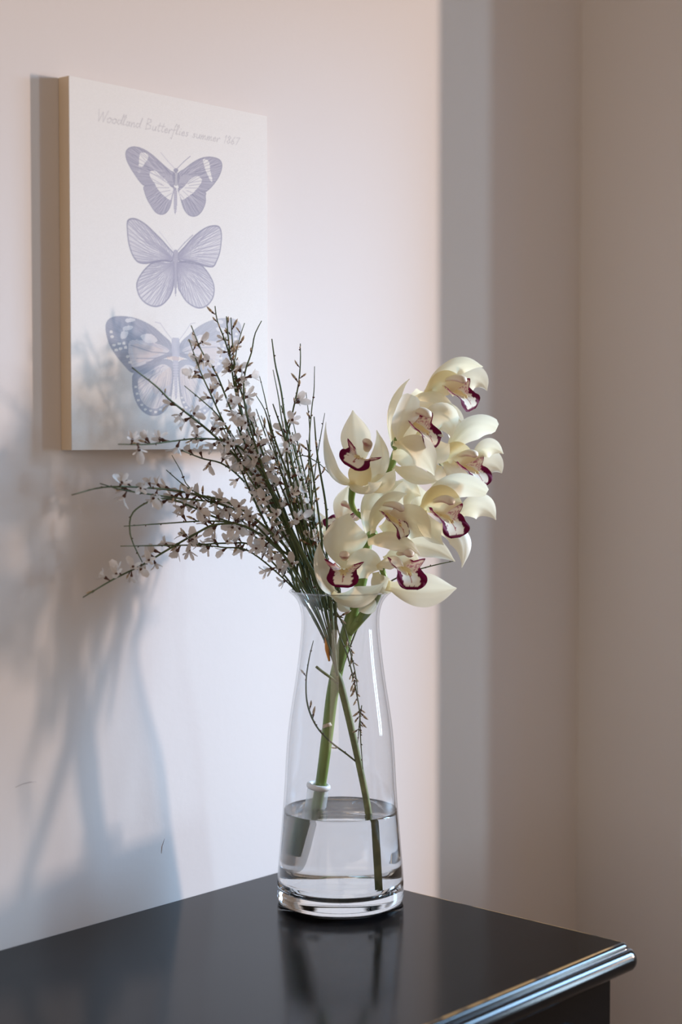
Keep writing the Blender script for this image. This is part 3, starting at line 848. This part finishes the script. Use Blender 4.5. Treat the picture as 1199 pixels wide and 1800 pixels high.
# ------------------------------------------------------------------ broom
br = empty('broom_branch', tuple(W(664, 1560, 1.54)))
tag(br, 'green broom branch with many thin twigs and tiny white blossoms spreading left in the vase', 'broom branch')
tube_obj('stem', [(659, 1562, 1.540), (654, 1500, 1.545), (648, 1432, 1.550), (640, 1385, 1.553), (624, 1310, 1.557), (608, 1240, 1.560), (597, 1198, 1.561), (590, 1180, 1.561)],
         [.0036, .0034, .0032, .0032, .0034, .0036], M['wood'], br, 10, 40)
tube_obj('peeled_bark', [(573, 1116, 1.548), (575, 1140, 1.548), (579, 1162, 1.550)], [.0010, .0022, .0010], M['orange'], br, 8, 12)
tube_obj('cut_twig', [(594, 1200, 1.559), (580, 1190, 1.555), (566, 1180, 1.551), (556, 1172, 1.548)], [.0016, .0014, .0013], M['wood'], br, 8, 12)
def bl_mesh(seed):
    r = random.Random(seed); mb = MB(); mats = 0
    def pet(a0, elev, ln, wd, curl, m=0):
        ns, nv = 4, 3; d = np.array([math.cos(a0)*math.cos(elev), math.sin(a0)*math.cos(elev), math.sin(elev)])
        s = nrm(np.cross(d, [0, 0, 1.0])); n = np.cross(s, d); i0 = len(mb.v); V = []
        for i in range(ns):
            u = i/(ns-1); w = wd * (.25 + .75*math.sin(min(u*1.15, 1)*math.pi*.62)) * (1 if i < ns-1 else .55)
            for j in range(nv):
                q = j - 1
                V.append(d*ln*u + np.array([0, 0, .0022]) + n*(curl*u*u*ln) + s*q*w + n*(abs(q)*w*.35))
        mb.quads(V, [(i*nv+j, i*nv+j+1, (i+1)*nv+j+1, (i+1)*nv+j) for i in range(ns-1) for j in range(nv-1)], m)
    a = r.uniform(-.3, .3)
    pet(a, 1.05, .0092*r.uniform(.85, 1.1), .0030, -.35)                  # standard
    pet(a + 2.0 + r.uniform(-.2, .2), .7, .0082*r.uniform(.85, 1.15), .0017, .1)    # wings
    pet(a - 2.0 + r.uniform(-.2, .2), .7, .0082*r.uniform(.85, 1.15), .0017, .1)
    pet(a + math.pi, .5, .0080, .0015, .25)                              # keel
    mb.tube([(0, 0, -.0022), (0, 0, .0004), (0, 0, .0022), (0, 0, .0034)], [.0005, .0008, .0015, .0012], 6, 1)
    me_o = mb.obj('blossom', [M['blossom'], M['calyx']]); me = me_o.data
    bpy.data.objects.remove(me_o); return me
def bud_mesh(seed):
    r = random.Random(seed); mb = MB()
    k = r.uniform(.7, 1.2)
    mb.tube([(0, 0, -.0015), (0, 0, .0004), (0, .0001, .0014), (.0002, 0, .0024)], [.0004, .0006, .0010, .0009], 5, 1)
    mb.tube([(.0001, 0, .002), (.0004, 0, .0036*k), (.001, 0, .0058*k), (.0018, 0, .0076*k)], [.0007, .0012, .0010, .0002], 5, 0)
    o = mb.obj('bud', [M['bud'], M['calyx']]); me = o.data; bpy.data.objects.remove(o); return me
BL = [bl_mesh(i) for i in range(8)]; BU = [bud_mesh(20 + i) for i in range(5)]
count = {'b': 0, 'u': 0}
def attach(me, name, p, d, scale, parent, base):
    o = bpy.data.objects.new(name, me); col.objects.link(o); o.parent = parent
    o.location = Vector(p) - base
    qn = Vector(d).to_track_quat('Z', 'Y')
    qn.rotate  # keep quaternion type
    from mathutils import Quaternion
    qn = qn @ Quaternion((0, 0, 1), rnd.uniform(0, 6.28))
    o.rotation_euler = qn.to_euler(); o.scale = (scale,) * 3
JB = (594, 1192, 1.561)
def twig(pts, r0=.0011, bl=(0, 0, 0), bu=(0, 0, 0), off=0.0, nx=None, join=True, mat_=None):
    """pts: photo spots from the tip inwards; bl, bu: (from, to, number) along the twig measured from the tip"""
    pts = [tuple(p) for p in pts]
    if join:
        x = pts[-1][0] if nx is None else nx
        nx_ = nx if nx is not None else 555
        pts = [p for p in pts if p[1] < 1000 or p[0] < 480]
        full = rnd.random() < .34
        pts += [(nx_, 1030)] if not full else [(nx_, 1030), (nx_ + (594 - nx_) * .50 + rnd.uniform(-3, 3), 1095), (586 + (nx_ - 555) * .12, 1150), (593, 1188)]
        if not full: pts.append((nx_ + (594 - nx_) * .3, 1030 + rnd.uniform(25, 45)))
    P = []
    k = len(pts)
    for i, p in enumerate(pts):
        u, v_ = p[0], p[1]
        if len(p) > 2:
            d = p[2]
        else:
            t = min(1, max(0, (1040 - v_) / 330 + max(0, 500 - u) / 420)) if v_ < 1040 else 0
            d = 1.561 + off * t - .05 * min(1, max(0, 470 - u) / 330)
            lim = DW(u, v_, -.018) - .028
            if 95 < u < 480 and v_ < 800: lim = min(lim, DW(u, v_, -.035) - .03)
            d = min(d, lim)
            if v_ >= 1020 and u > 480: d = 1.561 + max(-.022, min(.022, off * .6))
        P.append(W(u, v_, d))
    ns = max(14, int(len(P) * 5))
    C = spline(P, ns)
    rad = np.interp(np.linspace(0, 1, ns), [0, .12, .5, 1], [r0 * .45, r0 * .72, r0, r0 * .95])
    mb = MB(); mb.tube(C, rad, 6)
    mb.m = [0] * len(mb.f)
    for _ in range(int(ns * .35)):                       # small nodes
        i = rnd.randrange(1, ns - 2); t = nrm(C[i+1] - C[i]); a = nrm(np.cross(t, [rnd.uniform(-1, 1), rnd.uniform(-1, 1), rnd.uniform(-1, 1)]))
        mb.tube([C[i] + a * rad[i] * .5, C[i] + a * (rad[i] + .0009) + t * -.0006], [.0008, .0004], 5, 1)
    o = mb.obj('twig', [mat_ or M['twig'], M['calyx']])
    put(o, br); base = Vector(br.location) + Vector(o.location)
    L = np.concatenate([[0], np.cumsum(np.linalg.norm(np.diff(C, axis=0), axis=1))])
    def at(s):
        x = s * L[-1]; i = min(int(np.searchsorted(L, x)), ns - 2)
        return C[i] + (C[min(i+1, ns-1)] - C[i]) * rnd.random(), -nrm(C[i+1] - C[i])
    for (a, b_, n), kind in ((bl, 'b'), (bu, 'u')):
        for q in range(n):
            s = a + (b_ - a) * (q + rnd.uniform(.1, .9)) / n
            p, t = at(s)
            sd = nrm(np.cross(t, [rnd.uniform(-1, 1), rnd.uniform(-1, 1), rnd.uniform(-1, 1)]))
            if kind == 'b':
                dd = nrm(sd * .9 + t * .35); me = BL[rnd.randrange(8)]; scl = rnd.uniform(.9, 1.32)
            else:
                dd = nrm(sd * .7 + t * .75); me = BU[rnd.randrange(5)]; scl = rnd.uniform(.6, 1.15)
            pp = p + dd * (r0 * .6 + .002 * scl)
            if pp[1] > -.012 - (.016 if pp[2] > cz0 - .01 and cx0 - .01 < pp[0] < cx1 + .01 else 0): continue
            if kind == 'b' and count['b'] >= 298: continue
            attach(me, 'blossom' if kind == 'b' else 'bud', pp, dd, scl, o, base); count[kind] += 1
    return o
# long sprays to the left
twig([(126,870),(188,856),(280,859),(348,870),(412,888),(470,930),(520,985)], .0011, (.10,.62,18), (.05,.5,4), -.02, 522)
twig([(176,850),(220,862),(300,874),(388,886),(440,915),(505,985)], .0010, (.04,.6,17), (.0,.3,3), .0, 518)
twig([(250,988),(234,955),(228,930),(233,902),(262,882),(298,877),(340,892),(375,908),(430,930),(500,990)], .0010, (.30,.7,8), (.2,.5,3), .02, 520)
twig([(218,925),(292,920),(364,916),(420,922),(470,950),(515,995)], .0009, (.22,.62,12), (.2,.6,3), -.03, 528)
twig([(212,960),(276,959),(340,958),(400,955),(450,962),(505,1003)], .0009, (.18,.66,14), (.2,.6,3), .01, 515)
twig([(146,1050),(200,1018),(252,992),(292,968),(348,936),(380,922),(430,925),(490,965),(530,1005)], .0011, (.08,.66,22), (.0,.4,4), -.045, 532)
twig([(316,935),(348,955),(390,962),(440,970),(490,1000)], .0008, (.2,.8,10), (0,.5,2), .01, 512)
twig([(292,826),(328,856),(372,880),(430,908),(490,965)], .0008, (.3,.6,5), (.1,.4,2), .03, 524)
twig([(302,800),(318,828),(332,856),(380,890),(450,935)], .0007, (0,0,0), (.3,.6,2), .035, 526)
# sprays up across the canvas
twig([(232,646),(276,680),(300,704),(356,748),(400,788),(445,838),(500,925)], .0012, (.16,.62,20), (.08,.4,4), .0, 540)
twig([(208,781),(260,781),(308,775),(356,771),(412,780),(455,825),(505,920)], .0010, (.02,.5,13), (.0,.3,4), -.02, 538)
twig([(320,792),(356,806),(396,818),(440,860),(495,950)], .0010, (.05,.62,12), (0,.3,3), .02, 535)
twig([(336,572),(356,620),(380,656),(412,735),(455,835),(510,940)], .0011, (.0,.6,19), (.0,.3,5), .02, 548)
twig([(332,596),(352,652),(372,696),(396,748),(440,830),(500,940)], .0010, (.04,.6,16), (0,.2,4), -.01, 545)
twig([(378,538),(382,564),(396,600),(412,652),(445,750),(490,870),(525,960)], .0011, (.12,.6,14), (.0,.2,8), .01, 556)
twig([(398,556),(402,600),(408,652),(420,712),(448,790),(495,900)], .0012, (.05,.55,13), (.0,.25,9), -.02, 560)
twig([(406,558),(410,620),(418,690),(445,790),(495,895)], .0011, (.1,.5,8), (.0,.3,9), .03, 562)
twig([(430,568),(421,596),(413,640),(420,705),(455,810),(500,900)], .0009, (.2,.5,7), (.0,.25,7), .02, 558)
twig([(460,564),(448,588),(442,620),(430,660),(432,720),(465,830),(508,925)], .0010, (.12,.5,7), (.08,.3,4), -.03, 565)
twig([(324,678),(360,708),(388,736),(430,800),(490,915)], .0008, (.3,.65,8), (.1,.4,2), .04, 542)
twig([(456,660),(464,692),(472,728),(490,800),(520,900)], .0008, (.3,.6,5), (.2,.5,4), .0, 568)
twig([(447,690),(466,722),(476,760),(500,850),(528,940)], .0008, (.25,.6,6), (.2,.5,3), -.02, 566)
twig([(478,596),(484,640),(494,685),(500,728),(508,780),(528,880),(550,960)], .0013, (.3,.6,7), (.25,.6,5), .015, 576)
twig([(528,604),(528,640),(524,680),(512,736),(503,790),(520,890),(545,970)], .0011, (.12,.55,12), (.0,.2,7), -.02, 574)
twig([(553,644),(552,688),(548,720),(543,792),(546,880),(562,990)], .0008, (0,0,0), (.15,.7,7), .0, 592)
twig([(538,690),(544,744),(545,800),(549,880),(560,985)], .0008, (0,0,0), (.2,.7,6), .01, 590)
twig([(571,726),(565,760),(558,800),(552,850),(551,920),(562,1000)], .0007, (0,0,0), (.3,.8,4), -.01, 594)
twig([(588,842),(565,818),(550,808),(536,801),(522,804),(515,830),(530,920)], .0007, (.3,.5,3), (.3,.6,2), -.015, 582)
twig([(553,872),(553,920),(556,965),(565,1010)], .0007, (0,0,0), (.2,.8,3), .0, 596)
twig([(480,650),(490,700),(496,740),(512,820),(535,930)], .0009, (.3,.6,5), (.2,.6,5), .025, 572)
# inner twigs filling the bunch
for i in range(16):
    a = i / 15
    tx = 400 + 145 * a + rnd.uniform(-14, 14); ty = 735 + 70 * rnd.random() - 30 * math.sin(a * 3)
    nx = 535 + 52 * a
    twig([(tx, ty), (tx + (nx - tx) * .25 + rnd.uniform(-5, 5), ty + 70), (tx + (nx - tx) * .62, ty + 165), (nx - 12, 985)], rnd.choice([.0008, .0010, .0013]),
         (.05, .52, 4 if i % 2 else 3), (.05, .6, 5), rnd.uniform(-.035, .035), nx)
# twigs hanging inside the vase
twig([(551,1126,1.55),(543,1160,1.548),(538,1200,1.547),(541,1240,1.548),(556,1276,1.549),(580,1303,1.549),(610,1326,1.552),(625,1338,1.555)], .0009, (0,0,0), (.1,.9,4), join=False)
twig([(629,1218,1.547),(625,1185,1.548),(617,1150,1.549),(606,1105,1.551),(588,1068,1.553),(580,1040,1.555)], .0008, (0,0,0), (.0,.5,9), join=False)
twig([(638,1352,1.552),(634,1300,1.549),(632,1250,1.546),(623,1200,1.548),(610,1150,1.551),(595,1110,1.555),(585,1060,1.558)], .0008, (0,0,0), (.2,.55,10), join=False)
twig([(629,1306,1.551),(632,1270,1.549),(636,1240,1.547)], .0006, (0,0,0), (.3,1,3), join=False)
twig([(604,1086,1.55),(590,1082,1.552),(578,1072,1.556)], .0007, (0,0,0), (0,.8,4), join=False)
# one thin twig reaching out to the right behind the orchid
twig([(799,986,1.562),(770,992,1.565),(730,1003,1.569),(690,1020,1.572),(660,1045,1.572),(630,1100,1.568),(600,1180,1.561)], .0008, join=False)
print('blossoms', count)

for o_ in bpy.data.objects:
    if o_.type == 'MESH' and o_.name.split('.')[0] in ('stem', 'tube', 'rubber_cap'):
        o_.cycles.is_caustics_receiver = True
# two hair-thin scuffs on the wall paint
wl = bpy.data.objects['wall_left']
for pts in ([(27, 1384), (40, 1378), (52, 1375), (65, 1374)], [(284, 1500), (285, 1488), (290, 1474)]):
    mb = MB(); mb.tube([W(u, v_, DW(u, v_, -.0001)) for u, v_ in pts], [.0001] + [.00024] * (len(pts) - 2) + [.0001], 5)
    o_ = mb.obj('scuff_mark', M['scuff']); o_.parent = wl
